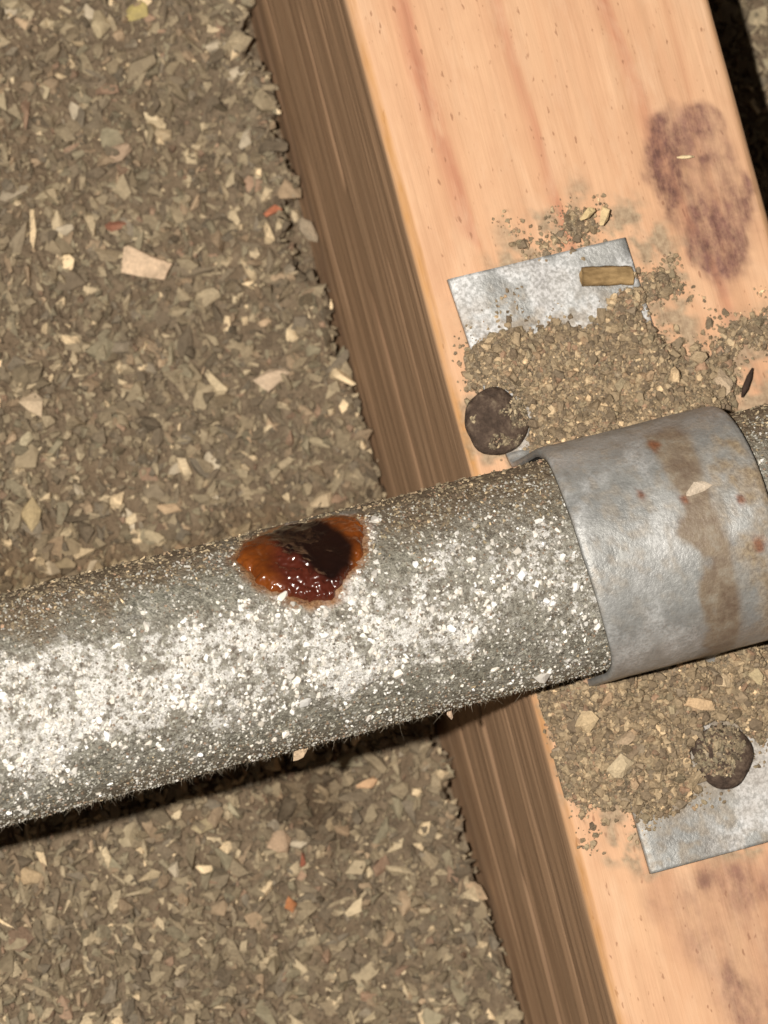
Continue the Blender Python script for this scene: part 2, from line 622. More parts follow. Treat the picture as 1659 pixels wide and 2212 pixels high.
CREAM = (.6, .47, .33)
PALE = (.56, .46, .33)
for i, (px, py, sx, sy, sz, rot, col, label) in enumerate((
    (305, 580, 3.9, 2.3, 1.3, -.5, (.72, .56, .41), 'large pale cream angular stone chip lying on the fill beside a dull red fragment'),
    (585, 823, 2.7, 1.5, 1.0, .1, (.66, .53, .4), 'creamy white flat triangular stone chip on the fill beside the joist'),
    (588, 458, 1.4, .8, .6, .1, (.5, .19, .11), 'small bright orange red brick crumb on the fill near the joist'),
    (246, 488, 1.7, .9, .8, .1, (.36, .17, .115), 'dull red brick fragment lying just above the large cream chip'),
    (292, 30, 2.3, 1.3, .8, .3, (.46, .39, .17), 'yellow stained stone flake on the fill far from the pipe'),
    (362, 1098, 2.0, 1.15, .9, -.55, (.56, .42, .28), 'tan pointed oval stone on the fill near the pipe'),
    (64, 1112, 1.5, 2.6, 1.0, -.2, (.47, .38, .23), 'yellowish tan long oval stone standing beside a thin splinter'),
    (690, 1086, 1.9, 1.5, .9, 0, (.52, .42, .29), 'round cream stone just behind the wet rust spot'),
    (655, 512, 1.15, 2.4, 1.2, .35, (.43, .36, .27), 'loose pale stone wedged in the gap against the joist side'),
    (68, 875, 1.5, 2.2, 1.0, .5, (.58, .47, .34), 'cream angular stone chip in the open fill'),
    (212, 55, 1.6, 2.1, 1.0, .1, (.47, .4, .27), 'pale buff squarish stone beside the yellow flake'),
    (250, 335, 2.3, 1.2, .8, .2, (.45, .34, .25), 'pinkish buff stone with a small red grain beside it'),
    (605, 1818, 2.2, 1.7, 1.0, -.1, (.46, .34, .24), 'pinkish tan blocky stone in the dark fill below the pipe'),
    (322, 1893, 1.9, .8, .8, .1, (.6, .5, .34), 'pale cream bar shaped stone in the fill below the pipe'),
    (792, 1692, 1.8, .9, .8, .05, (.6, .4, .25), 'peach coloured flat chip on the fill below the pipe beside the joist'),
    (625, 1952, .95, 1.3, .7, .1, (.46, .2, .09), 'rusty orange stone crumb in the fill below the pipe'),
    (438, 1780, 1.9, 1.1, .8, .2, (.44, .37, .24), 'buff oval stone close under the pipe edge'),
    (60, 1893, 1.9, 1.3, .8, -.3, (.47, .36, .23), 'tan three cornered stone in the fill below the pipe'),
    (650, 1862, .6, 1.3, .6, -.2, (.3, .11, .07), 'thin dark red sliver beside the pinkish blocky stone'),
)):
    p = on_ground(px, py)
    if abs(p[0]) < JX + 1.3:
        p[0] = -JX - 1.4
    if label.startswith('loose pale'):
        p[2] = float(gz(-JX - 7.0, p[1])) - .3
    rock('stone', p, (sx, sy, sz), col, label, 'stone', rot, 900 + i * 3, 12 + i % 4, lift=1.25)

# ------------------------------------------------------------------ the joist
ys = np.arange(-135, 165.01, .55)
prof = []                                                   # (x, z, side, arris, base normal)
for z in np.arange(-92, -2.2, .4):
    prof.append((-JX, z, 1, 0))
for a in np.linspace(0, math.pi / 2, 7):
    r = 1.3
    prof.append((-JX + r - r * math.cos(a), -r + r * math.sin(a), 1 - sst(.1, .5, a), math.sin(2 * a)))
for x in np.arange(-JX + 1.7, JX - 1.6, .45):
    prof.append((x, 0, 0, 0))
for a in np.linspace(math.pi / 2, 0, 7):
    r = 1.3
    prof.append((JX - r + r * math.cos(a), -r + r * math.sin(a), 1 - sst(.1, .5, a), math.sin(2 * a) * .4))
for z in np.arange(-2.2, -92, -3.0):
    prof.append((JX, z, 1, 0))
prof = np.array(prof, float)
PX, YY = np.meshgrid(prof[:, 0], ys, indexing='ij')
PZt = np.repeat(prof[:, 1:2], len(ys), 1)
side = np.repeat(prof[:, 2:3], len(ys), 1)
arris = np.repeat(prof[:, 3:4], len(ys), 1)
# worn edge, faint ridges
wob = (fbm(YY / 14, PX * 0, 0, 31, 3) - .5)
top = (side < .5)
crack = 0
for (z0, sl, wd_, am) in ((-31, .03, .55, .9), (-47, -.02, .45, .7), (-17, .012, .35, .45)):
    zc = z0 + sl * YY + 3.0 * (fbm(YY / 45, PX * 0, 0, int(-z0), 3) - .5)
    crack = crack + am * np.exp(-((PZt - zc) / wd_) ** 2) * sst(.3, .55, fbm(YY / 18, PX * 0 + 2, 0, int(-z0) + 3, 3))
crack = np.clip(crack, 0, 1) * side
Xw = PX + np.where(PX < 0, 1, -1) * arris * (0.25 + .5 * wob) + side * .5 * (fbm(YY / 40, PZt / 2.2, 0, 33, 4) - .5) * np.sign(-PX) + np.sign(-PX) * crack * .7
Zw = PZt + np.where(top, .22 * (fbm(PX / 1.6, YY / 25, 0, 35, 3) - .5) - .1, 0)
# growth bands run slightly across the top
warp = PX + .022 * YY + 2.2 * (fbm(YY / 60, PX / 30, 0, 41, 2) - .5)
band = fbm(warp / 3.6, YY / 130, 0, 43, 3, .45)
stripe = 0
for (q0, q1, sg_, am) in (((884, 25), (994, 400), 1.25, .95), ((1079, 0), (1199, 390), 1.2, 1.0), ((1304, 15), (1404, 250), 1.3, .9), ((1445, 40), (1520, 300), .6, .5)):
    A_, B_ = on_plane(*q0, 0), on_plane(*q1, 0)
    cx = A_[0] + (YY - A_[1]) * (B_[0] - A_[0]) / (B_[1] - A_[1]) + 1.6 * (fbm(YY / 22, PX * 0, 0, int(q0[0]), 3) - .5)
    dd = PX - cx
    stripe = stripe + .9 * am * np.exp(-np.where(dd < 0, dd / (sg_ * 1.5), dd / (sg_ * .55)) ** 2) * (.4 + 1.0 * fbm(PX / 3, YY / 16, 0, 49, 3))
stripe = stripe * (.25 + .75 * sst(5, 45, YY + 20 * (fbm(PX / 6, YY / 20, 0, 57, 3) - .5))) * sst(.2, .5, fbm(PX / 3, YY / 8, 0, 58, 4))
band = np.clip(stripe, 0, 1) + .45 * sst(.38, .72, band) * (.35 + .8 * fbm(PX / 7, YY / 22, 0, 47, 3))
band = np.clip(band, 0, 1)


def region(points, z=0.0):
    return np.array([on_plane(a, b, z)[:2] for a, b in points])


st1 = region(((1385, 250), (1480, 225), (1570, 265), (1615, 370), (1640, 480), (1620, 560), (1560, 620), (1490, 575), (1440, 490), (1410, 400), (1395, 330)))
st2 = region(((1400, 1890), (1470, 1880), (1659, 1830), (1760, 1850), (1780, 2300), (1590, 2240), (1520, 2110), (1440, 2020)))
nz = 6.0 * (fbm(PX / 5, YY / 6, 0, 51, 5, .62) - .5)
stain = np.maximum(sst(-.9, 1.6, sdpoly(PX, YY, st1) + nz) * (.45 + .85 * sst(.3, .65, fbm(PX / 3, YY / 5, 0, 59, 4))),
                   sst(-2.0, 4.0, sdpoly(PX, YY, st2) + 1.2 * nz) * (.28 + .5 * sst(.25, .65, fbm(PX / 4, YY / 7, 0, 53, 4))))
stain = np.clip(stain * (.7 + .6 * fbm(PX / 2, YY / 3, 0, 55, 3)), 0, 1) * (1 - side)
du1 = region(((985, 700), (1080, 470), (1250, 400), (1400, 440), (1500, 560), (1530, 700), (1659, 640), (1800, 640), (1800, 1100), (1000, 1050)))
du2 = region(((1120, 1480), (1180, 1700), (1260, 1780), (1330, 1900), (1480, 1900), (1800, 1800), (1800, 1400)))
nz2 = 6.0 * (fbm(PX / 3, YY / 3, 0, 61, 4) - .5)
dust = np.maximum(sst(-2, 4, sdpoly(PX, YY, du1) + nz2), sst(-1, 3, sdpoly(PX, YY, du2) + nz2))
dust = np.clip(dust * sst(.36, .62, fbm(PX / 1.5, YY / 1.5, 0, 63, 3)), 0, .85) * (1 - side)
V = np.stack([Xw, YY, Zw], -1).reshape(-1, 3)
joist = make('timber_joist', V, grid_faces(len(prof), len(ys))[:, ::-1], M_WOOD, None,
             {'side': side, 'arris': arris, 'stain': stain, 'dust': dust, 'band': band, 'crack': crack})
tag(joist, 'peach coloured sawn timber joist with purple brown stains and brown side', 'joist')

# ------------------------------------------------------------------ the pipe
xs = np.concatenate([np.arange(-190, -112, 3.0), np.arange(-112, 34, .27), np.arange(34, 140, 3.0)])
nt = 330
th = np.arange(nt) / nt * 2 * np.pi                          # 0 = +y, pi/2 = up
XX, TT = np.meshgrid(xs, th, indexing='ij')
cy, sy_ = np.cos(TT), np.sin(TT)


def pipe_pt(x, t, r):
    return np.stack([x, r * np.cos(t), PZ + r * np.sin(t)], -1)


def hit_pipe(px, py, r=PR):
    """(x, theta) where the sight line meets the pipe; past the outline it slides over the edge"""
    d = ray(px, py)
    o = CAM_POS - np.array([0, 0, PZ])
    a = d[1] ** 2 + d[2] ** 2
    b = o[1] * d[1] + o[2] * d[2]
    c = o[1] ** 2 + o[2] ** 2 - r * r
    q = b * b - a * c
    over = 0.0
    if q < 0:
        over = math.sqrt(-q) / r
        q = 0
    t = (-b - math.sqrt(q)) / a
    p = o + t * d
    th_ = math.atan2(p[2], p[1])
    return p[0], th_ - (over * .9 if p[1] > 0 else -over * .9)


# surface arguments for isotropic noise on the skin
NX, NY, NZ = XX, PR * cy, PR * sy_
up = sy_
cn = fbm(NX / 8, NY / 8, NZ / 8, 71, 4)
Tn = TT + 1.3 * (cn - .5)
crust = sst(.75, 1.5, Tn) * sst(2.75, 1.85, Tn) * (.45 + 1.0 * fbm(NX / 4, NY / 4, NZ / 4, 72, 3))
crust = np.clip(np.maximum(crust * (1 - .25 * sst(-45, -25, XX)), .3 * (TT > 1) * (TT < 3)), 0, 1)
dn = fbm(NX / 7, NY / 7, NZ / 7, 75, 4)
lim = .86 + .12 * sst(-100, -60, XX)
dirt = sst(-.16, .3, lim - TT + 1.3 * (dn - .5))
dirt = np.where(TT > 4.5, 1.0, dirt)
dirt = np.maximum(dirt, sst(2.6, 3.1, TT + 1.0 * (dn - .5)) * .75)
near = sst(-40, -22, XX) * sst(1.45, .75, TT + 1.0 * (dn - .5)) * sst(6, 2, XX)
dirt = np.clip(np.maximum(dirt, near * .75), 0, 1)
rad = PR + .34 * (fbm(NX / 1.1, NY / 1.1, NZ / 1.1, 81, 4, .6) - .5) * (.5 + crust + .6 * dirt) + .35 * (fbm(NX / 6, NY / 6, NZ / 6, 85, 3) - .5)

# outline of the rust spot
RZ = ((270, 640), (400, 500), (560, 440), (680, 380), (860, 370), (1000, 328), (1180, 303), (1340, 325), (1370, 450), (1362, 600),
      (1290, 720), (1200, 830), (1100, 1000), (900, 1035), (760, 985), (600, 930), (470, 870), (390, 760))
RD = ((540, 455), (700, 380), (900, 385), (1030, 430), (1140, 500), (1220, 580), (1195, 700), (1100, 800), (1030, 780), (960, 720), (880, 640), (780, 610), (690, 540))
RI = ((640, 560), (800, 600), (950, 740), (1080, 790), (1200, 760), (1180, 860), (1080, 985), (900, 1020), (780, 980), (690, 880), (650, 720))


def rz(pts):
    o = []
    for a, b in pts:
        x, t = hit_pipe(a / 3.84 + 432, b / 3.84 + 1037)
        o.append((x, t * PR))
    return np.array(o)


P_out, P_dark, P_rim = rz(RZ), rz(RD), rz(RI)
sd_p = sdpoly(XX, TT * PR, P_out)
rad = rad - .5 * sst(-.2, 1.2, sd_p)                        # the wall is eaten away under the spot
pale = sst(-5, -.3, sd_p) * sst(.3, .6, fbm(NX / 2.2, NY / 2.2, NZ / 2.2, 88, 3))
right = sst(-66, -52, XX)
crust = np.clip(np.maximum(crust, pale * right), 0, 1)
dirt = np.clip(dirt * (1 - .8 * pale), 0, 1)
V = np.stack([XX, rad * cy, PZ + rad * sy_], -1).reshape(-1, 3)
Fp = [grid_faces(len(xs), nt, True)]
n0 = len(V)
V = np.concatenate([V, [[xs[0], 0, PZ], [xs[-1], 0, PZ]]])
k = np.arange(nt)
Fp.append(np.stack([np.full(nt, n0), k, (k + 1) % nt], 1))
b0 = (len(xs) - 1) * nt
Fp.append(np.stack([np.full(nt, n0 + 1), b0 + (k + 1) % nt, b0 + k], 1))
pad = [0, 0]
halo = sst(-1.5, .1, sd_p + 1.6 * (fbm(NX / 1.1, NY / 1.1, NZ / 1.1, 89, 3) - .5))
pipe = make('water_pipe', V, Fp, M_PIPE, None, {'halo': np.concatenate([halo.ravel(), pad]), 'crust': np.concatenate([crust.ravel(), pad]), 'dirt': np.concatenate([dirt.ravel(), pad])})
tag(pipe, 'corroded grey galvanised pipe crossing the joist, with a wet rust hole', 'pipe')

# wet rust spot: a lumpy glossy bead with a dark hole
ux = np.arange(P_out[:, 0].min() - 1, P_out[:, 0].max() + 1, .13)
ut = np.arange(P_out[:, 1].min() - 1, P_out[:, 1].max() + 1, .13)
UX, UT = np.meshgrid(ux, ut, indexing='ij')
sd = sdpoly(UX, UT, P_out) + 1.3 * (fbm(UX / 1.0, UT / 1.0, 0, 91, 4, .6) - .5)
dk = sdpoly(UX, UT, P_dark) + .6 * (fbm(UX / 1.3, UT / 1.3, 0, 93, 3) - .5)
rm = sdpoly(UX, UT, P_rim) + .8 * (fbm(UX / 1.3, UT / 1.3, 0, 95, 3) - .5)
hgt = -.55 + 1.35 * (1 - np.exp(-np.clip(sd, -.3, 9) / .55)) - .38 * sst(-.8, 1.0, dk)
bead = .6 * vn(UX / .75, UT / .75, 0, 97) + .4 * vn(UX / .4, UT / .4, 0, 98)
hgt += (.2 + .55 * sst(-.6, .8, rm)) * (1 - .55 * sst(-.4, .4, dk)) * (bead - .5) + .3 * (fbm(UX / 2, UT / 2, 0, 99, 2) - .5)
ok = sd > -.25
idx = np.full(UX.shape, -1)
idx[ok] = np.arange(ok.sum())
gf = grid_faces(len(ux), len(ut))
flat = idx.ravel()[gf]
gf = flat[(flat >= 0).all(1)]
Vr = pipe_pt(UX[ok], UT[ok] / PR, PR + hgt[ok])
spot = make('rust_hole', Vr, gf, M_RUST, pipe, {'dark': (sst(-1.7, -.1, dk) * .97)[ok], 'rim': sst(-2.0, .7, rm)[ok] * .9})
spot['label'] = 'wet orange brown rust blister with a black hole'

# white corrosion grains on the skin
rp = np.random.default_rng(77)


def on_skin(n, xlo, xhi, tlo, thi, fld, r):
    x = r.uniform(xlo, xhi, n)
    t = r.uniform(tlo, thi, n)
    i = np.clip(np.searchsorted(xs, x), 0, len(xs) - 1)
    j = np.clip((t / (2 * np.pi) * nt).astype(int), 0, nt - 1)
    keep = (r.uniform(0, 1, n) < fld[i, j]) & (sd_p[i, j] < -.3)
    return x[keep], t[keep], rad[i, j][keep]


def skin_frame(t):
    n = np.stack([0 * t, np.cos(t), np.sin(t)], 1)
    a = np.stack([1 + 0 * t, 0 * t, 0 * t], 1)
    b = np.cross(n, a)
    return np.stack([a, b, n], -1)


x, t, rr = on_skin(34000, -112, 33, .5, 2.9, crust ** 1.6 * (1 - dirt) * .62 * sst(.38, .6, fbm(NX / 1.6, NY / 1.6, NZ / 1.6, 79, 3)), rp)
sz = rp.uniform(.12, .36, len(x)) * np.exp(rp.normal(0, .35, len(x)))
tc = np.array([[.78, .77, .74]]) * np.exp(rp.normal(-.12, .25, (len(x), 1)))
tc = np.clip(tc * np.array([1, .98, .95]) ** rp.uniform(0, 3, (len(x), 1)), 0, .86)
x2, t2, rr2 = on_skin(24000, -112, 33, .5, 3.1, np.full_like(crust, .8), rp)
sz2 = rp.uniform(.08, .26, len(x2))
GT = np.array([[.3, .29, .24], [.4, .39, .35], [.2, .175, .135], [.5, .48, .44], [.24, .17, .12]])
tc2 = GT[rp.choice(5, len(x2), p=[.3, .25, .2, .15, .1])] * np.exp(rp.normal(0, .15, (len(x2), 1)))
x, t, rr, sz, tc = [np.concatenate(q) for q in ((x, x2), (t, t2), (rr, rr2), (sz, sz2), (tc, tc2))]
V, F, T = granules(pipe_pt(x, t, rr + sz * .1), sz, tc, rp, .5, skin_frame(t), .22, VARS_ROUND)
n_m = N('zinc_salt')
n_m.done(n_m.attr('tint').outputs['Color'], .6, None, 0, .5)
M_SALT = n_m.m
cr = make('corrosion_crust', V, F, M_SALT, pipe, smooth=False, cols=T)
cr['kind'] = 'stuff'
cr['label'] = 'white zinc corrosion grains on the pipe'

# dust and crumbs lying along the back of the pipe
x, t, rr = on_skin(15000, -112, 33, .1, 1.9, dirt * .7 * sst(2.0, .8, TT), rp)
sz = rp.uniform(.12, .4, len(x))
V, F, T = granules(pipe_pt(x, t, rr + sz * .1), sz, tones(len(x), rp), rp, .4, skin_frame(t))
x, t, rr = on_skin(5000, -112, 33, 2.4, 3.6, np.ones_like(dirt) * .5, rp)
sz = rp.uniform(.08, .24, len(x))
V2, F2, T2 = granules(pipe_pt(x, t, rr + sz * .1), sz, tones(len(x), rp), rp, .4, skin_frame(t))
pd = make('settled_dust', np.concatenate([V, V2]), np.concatenate([F, F2 + len(V)]), M_GRAIN, pipe, smooth=False, cols=np.concatenate([T, T2]))
pd['kind'] = 'stuff'
pd['label'] = 'brown dust and crumbs coating the pipe'

# fluffy fibres hanging along the lower edge
Vh, Fh = [], []
for i in range(3600):
    x = rp.uniform(-105, 5)
    t = rp.uniform(2.9, 3.75)
    ln = rp.gamma(1.3, .27)
    p = pipe_pt(np.array(x), np.array(t), PR)
    nrm = np.array([0, math.cos(t), math.sin(t)])
    dvec = nrm * .8 + np.array([rp.normal(0, .9), -.1, rp.normal(-.3, .5)])
    dvec /= np.linalg.norm(dvec)
    sidev = np.cross(dvec, [rp.normal(), rp.normal(), rp.normal()])
    sidev /= np.linalg.norm(sidev)
    s2 = np.cross(dvec, sidev)
    w = rp.uniform(.012, .03)
    b = len(Vh)
    bend = np.array([rp.normal(0, .25), 0, -.2]) * ln
    for q, f in ((0, 1.0), (.55, .8), (1, .3)):
        c = p + dvec * ln * q + bend * q * q
        for a in (0, 2.1, 4.2):
            Vh.append(c + (sidev * math.cos(a) + s2 * math.sin(a)) * w * f)
    for l in (0, 3):
        for a in range(3):
            Fh.append((b + l + a, b + l + (a + 1) % 3, b + l + 3 + (a + 1) % 3, b + l + 3 + a))
fb = make('dust_fibres', np.array(Vh), np.array(Fh), M_FIBRE, pipe)
fb['kind'] = 'stuff'
fb['label'] = 'fluffy dust fibres along the underside of the pipe'

# ------------------------------------------------------------------ strap and nails
TH = 1.0
cl = []                                                     # centre line (y, z)
RS = PR + .55 + TH / 2
zt = .15 + TH / 2
for y in np.linspace(39.6, RS + 2.2, 60):
    cl.append((y, zt))
for a in np.linspace(0, math.pi / 2, 7)[1:]:
    cl.append((RS + 2.2 - 2.2 * math.sin(a), zt + 2.2 - 2.2 * math.cos(a)))
for z in np.linspace(zt + 2.2, PZ, 12)[1:]:
    cl.append((RS, z))
n_up = 60
for a in np.linspace(0, math.pi, 90)[1:-1]:
    cl.append((RS * math.cos(a), PZ + RS * math.sin(a)))
half = [(-y, z) for y, z in cl[:60 + 6 + 11][::-1]]
cl = np.array(cl + half)
n_cl = len(cl)
tan = np.gradient(cl, axis=0)
tan /= np.linalg.norm(tan, axis=1)[:, None]
nrm = np.stack([tan[:, 1], -tan[:, 0]], 1)
if nrm[n_cl // 2, 1] < 0:
    nrm = -nrm
lf_y = np.array([-45, -39.6, -28, -15, 0, 14, 20, 39.6, 45])
lf_x = np.array([-14.6, -14.6, -14.9, -17.0, -18.6, -18.6, -19.0, -20.3, -20.3])
rt_x = np.array([9.0, 9.0, 8.8, 4.6, 4.0, 4.2, 4.0, 3.1, 3.1]) + .6
wv = np.linspace(0, 1, 90)


def strap_part(name, i0, i1, parent):
    c, nn = cl[i0:i1 + 1], nrm[i0:i1 + 1]
    m_ = len(c)
    lx = np.interp(c[:, 0], lf_y, lf_x) - .9 * sst(18, 28, c[:, 1])
    rx = np.interp(c[:, 0], lf_y, rt_x)
    U, Wv = np.meshgrid(np.arange(m_), wv, indexing='ij')
    X = lx[:, None] * (1 - Wv) + rx[:, None] * Wv
    Y0 = c[:, 0][:, None] + 0 * X
    Z0 = c[:, 1][:, None] + 0 * X
    edge = np.minimum(Wv, 1 - Wv) * 24
    dent = .35 * (fbm(X / 9, (Y0 + Z0) / 9, 0, 111, 3) - .5) - .18 * sst(.9, 0, edge)
    off = TH / 2 + dent
    surf = []
    for sgn in (1, -1):
        o_ = off if sgn > 0 else (-TH / 2 + dent * .2)
        surf.append(np.stack([X, Y0 + nn[:, 0][:, None] * o_, Z0 + nn[:, 1][:, None] * o_], -1).reshape(-1, 3))
    V = np.concatenate(surf)
    K = m_ * len(wv)
    f = grid_faces(m_, len(wv))
    Fs = [f, f[:, ::-1] + K]
    nw = len(wv)
    a = np.arange(m_ - 1)
    for col_, rev in ((0, False), (nw - 1, True)):
        q = np.stack([a * nw + col_, a * nw + col_ + K, (a + 1) * nw + col_ + K, (a + 1) * nw + col_], 1)
        Fs.append(q[:, ::-1] if rev else q)
    b = np.arange(nw - 1)
    for row, rev in ((0, True), (m_ - 1, False)):
        q = np.stack([row * nw + b, row * nw + b + K, row * nw + b + 1 + K, row * nw + b + 1], 1)
        Fs.append(q[:, ::-1] if rev else q)
    P = Y0 + np.where(Z0 > 14, 0, 0)
    arc = np.repeat(np.arange(i0, i1 + 1)[:, None], nw, 1) * 1.0
    n1 = fbm(X / 3, Y0 / 4, Z0 / 4, 115, 4)
    n2 = fbm(X / 1.1, Y0 / 1.1, Z0 / 1.1, 117, 3)
    red = 0 * X
    if name == 'saddle':
        bandm = np.exp(-((Wv - .64 + .16 * (n1 - .5)) / .115) ** 2)
        rust = sst(.3, .75, bandm * (.55 + .9 * n1)) * .9
        rust = np.maximum(rust, .8 * sst(.6, .72, n1) * sst(.4, .7, Wv)) * (1 - sst(11.5, 14, Y0))
        dirt = .4 * sst(.48, .7, n2) * sst(-16, 0, Y0) + .7 * sst(.66, .85, Wv) * sst(.36, .6, n1) * sst(12, 8, Y0)
        crs = .35 * sst(.5, .75, n1) * (1 - rust)
        for (a_, b_, r_) in ((1412, 962, 1.0), (1386, 1071, .9), (1478, 1078, .8), (1640, 1175, 1.3), (1600, 1080, .9)):
            xr, tr = hit_pipe(a_, b_, PR + 1.6)
            dd = np.hypot(X - xr, Y0 - RS * math.cos(tr)) + 1.4 * (n2 - .5)
            red = np.maximum(red, sst(r_, r_ * .3, dd))
    else:
        up_ = name == 'tab' and c[:, 0].mean() > 0
        rust = .25 * sst(.5, .7, n1)
        dirt = .7 * sst(.42, .62, n2)
        if up_:
            dirt = dirt * sst(38, 30, Y0 + 6 * (n1 - .5) + 4 * (Wv - .4))
            crs = sst(.35, .6, n1) * .95
        else:
            dirt = np.maximum(dirt * .8, sst(-36, -30, Y0 + 9 * (n1 - .5)) * .8)
            crs = sst(.42, .6, n1) * sst(.25, .6, Wv)
            dirt = dirt * (1 - .6 * crs)
    at = {}
    for k_, v in (('dirt', dirt), ('rust', rust), ('crust', crs), ('red', red)):
        v = np.clip(v + 0 * X, 0, 1).ravel()
        at[k_] = np.concatenate([v, v * .6])
    return make(name, V, Fs, M_STRAP, parent, at)


strap = bpy.data.objects.new('pipe_strap', None)
COL.objects.link(strap)
strap.empty_display_size = .01
tag(strap, 'grey galvanised saddle strap clamping the pipe to the joist', 'pipe strap')
strap_part('tab', 0, 60, strap)
strap_part('saddle', 60, n_cl - 61, strap)
strap_part('tab', n_cl - 61, n_cl - 1, strap)


def nail(x, y, z, r, label, seed):
    rr_ = np.array([0, .35, .6, .8, .93, 1.0, 1.0, .93, .35, .3, .3, .0])
    zz_ = np.array([1.0, .97, .86, .68, .42, .1, -.25, -.45, -.5, -1.2, -9, -12.5])
    na = 40
    a = np.arange(na) / na * 2 * np.pi
    RR, AA = np.meshgrid(rr_, a, indexing='ij')
    ZZ = np.repeat(zz_[:, None], na, 1)
    wob_ = 1 + .16 * (vn(np.cos(AA) * 1.6 + 9, np.sin(AA) * 1.6 + 9, 0, seed) - .5) * 2
    X = RR * r * wob_ * np.cos(AA)
    Y = RR * r * wob_ * np.sin(AA)
    ZZ = ZZ + .25 * (fbm(X / 1.2, Y / 1.2, 0, seed, 3) - .5) * (ZZ > -.4)
    V = np.stack([X + x, Y + y, ZZ + z], -1).reshape(-1, 3)
    o = make('nail', V, grid_faces(len(rr_), na, True)[:, ::-1], M_NAIL, None, origin=(x, y, z))
    return tag(o, label, 'nail')


NA = on_plane(1076, 905, 2.6)
NB = on_plane(1565, 1632, 2.0)
nail(NA[0], NA[1], 1.75, 4.1, 'dark rusty domed nail head at the edge of the strap, beside the joist edge', 5)
nail(NB[0], NB[1], 1.75, 4.0, 'brown rusty nail head in the middle of the dirt covered strap tab', 8)

# ------------------------------------------------------------------ dirt heaped on the tabs
rd = np.random.default_rng(31)


def heap(poly_px, name, label, hmax, ngr, seed, bare):
    poly = region(poly_px, 1.0)
    lo, hi = poly.min(0) - 1, poly.max(0) + 1
    ax, ay = np.arange(lo[0], hi[0], .32), np.arange(lo[1], hi[1], .32)
    A, B = np.meshgrid(ax, ay, indexing='ij')

    def hf(a, b):
        sd_ = sdpoly(a, b, poly) + 5.0 * (fbm(a / 4, b / 4, 0, seed, 4) - .5)
        ontab = (a > np.interp(b, lf_y, lf_x)) & (a < np.interp(b, lf_y, rt_x)) & (np.abs(b) < 39.6)
        base = np.where(ontab, 1.05, 0.0)
        h = sst(-.4, 5.5, sd_) * hmax * (.35 + 1.0 * fbm(a / 3.2, b / 3.2, 0, seed + 3, 4))
        h = h + 2.6 * sst(20, 15.2, np.abs(b)) * sst(-1, 3, sd_) * sst(-21, -16, a)
        h = h + .9 * (fbm(a / 1.5, b / 1.5, 0, seed + 5, 4) - .5) - .28
        for (nx, ny) in ((NA[0], NA[1]), (NB[0], NB[1])):
            h = h - 3.5 * sst(4.9, 3.3, np.hypot(a - nx, b - ny) + 1.5 * (fbm(a / 2, b / 2, 0, seed + 8, 3) - .5))
        h = np.where(np.abs(a) > JX - .8, -1.5, h)
        return base, h, sd_
    base, h, sd_ = hf(A, B)
    ok = (sd_ > -1.2) & (np.abs(A) < JX - .3)
    ix = np.full(A.shape, -1)
    ix[ok] = np.arange(ok.sum())
    f = ix.ravel()[grid_faces(len(ax), len(ay))]
    f = f[(f >= 0).all(1)]
    V0 = np.stack([A, B, np.where(h > 0, base, np.minimum(base, 1.0) - .9) + h], -1)[ok]
    tcol = np.array([[.25, .2, .138]]) * (.45 + 1.1 * fbm(A / .8, B / .8, 0, seed + 7, 4)[ok])[:, None]
    x = rd.uniform(lo[0], hi[0], ngr * 3)
    y = rd.uniform(lo[1], hi[1], ngr * 3)
    b_, h_, s_ = hf(x, y)
    keep = (rd.uniform(0, 1, len(x)) < sst(-.35, .5, h_) * sst(-1.5, 1, s_) + .05 * (s_ > -1.5)) & (np.abs(x) < JX - .3)
    x, y, b_, h_ = x[keep][:ngr], y[keep][:ngr], b_[keep][:ngr], h_[keep][:ngr]
    sz = .165 * np.exp(rd.normal(0.1, .6, len(x)))
    sz = np.clip(sz, .1, 1.1)
    Vg, Fg, Tg = granules(np.stack([x, y, b_ + np.clip(h_, 0, 9) + sz * .3], 1), sz, (tones(len(x), rd) * .8 + np.array([.045, .037, .028])) * np.array([1.14, 1.08, 1.02]), rd, .7, None, .22, VARS_ROUND)
    for (nx, ny, nz_, ca_) in ((NA[0], NA[1], 1.75, -.6), (NB[0], NB[1], 1.75, 2.2)):
        if sdpoly(np.array([nx]), np.array([ny]), poly)[0] < -6:
            continue
        q = 1500
        ang, rr_ = rd.uniform(0, 6.28, q), 3.95 * np.sqrt(rd.uniform(0, 1, q))
        x, y = nx + rr_ * np.cos(ang), ny + rr_ * np.sin(ang)
        keep = fbm(x / 1.8, y / 1.8, 0, seed + 9, 3) + .075 * rr_ * np.cos(ang - ca_) > (.56 if ca_ < 0 else .46)
        x, y, rr_ = x[keep], y[keep], rr_[keep]
        sz = .2 * np.exp(rd.normal(0, .45, len(x)))
        V3, F3, T3 = granules(np.stack([x, y, nz_ + np.interp(rr_ / 4.05, (0, .35, .6, .8, .93, 1), (1, .97, .86, .68, .42, .1)) + sz * .25], 1), sz, tones(len(x), rd) * .95, rd, .7)
        Fg = np.concatenate([Fg, F3 + len(Vg)])
        Vg = np.concatenate([Vg, V3])
        Tg = np.concatenate([Tg, T3])
    o = make(name, np.concatenate([V0, Vg]), [f, Fg + len(V0)], M_GRAIN, None, smooth=False, cols=np.concatenate([tcol, Tg]))
    return tag(o, label, 'dirt', kind='stuff')


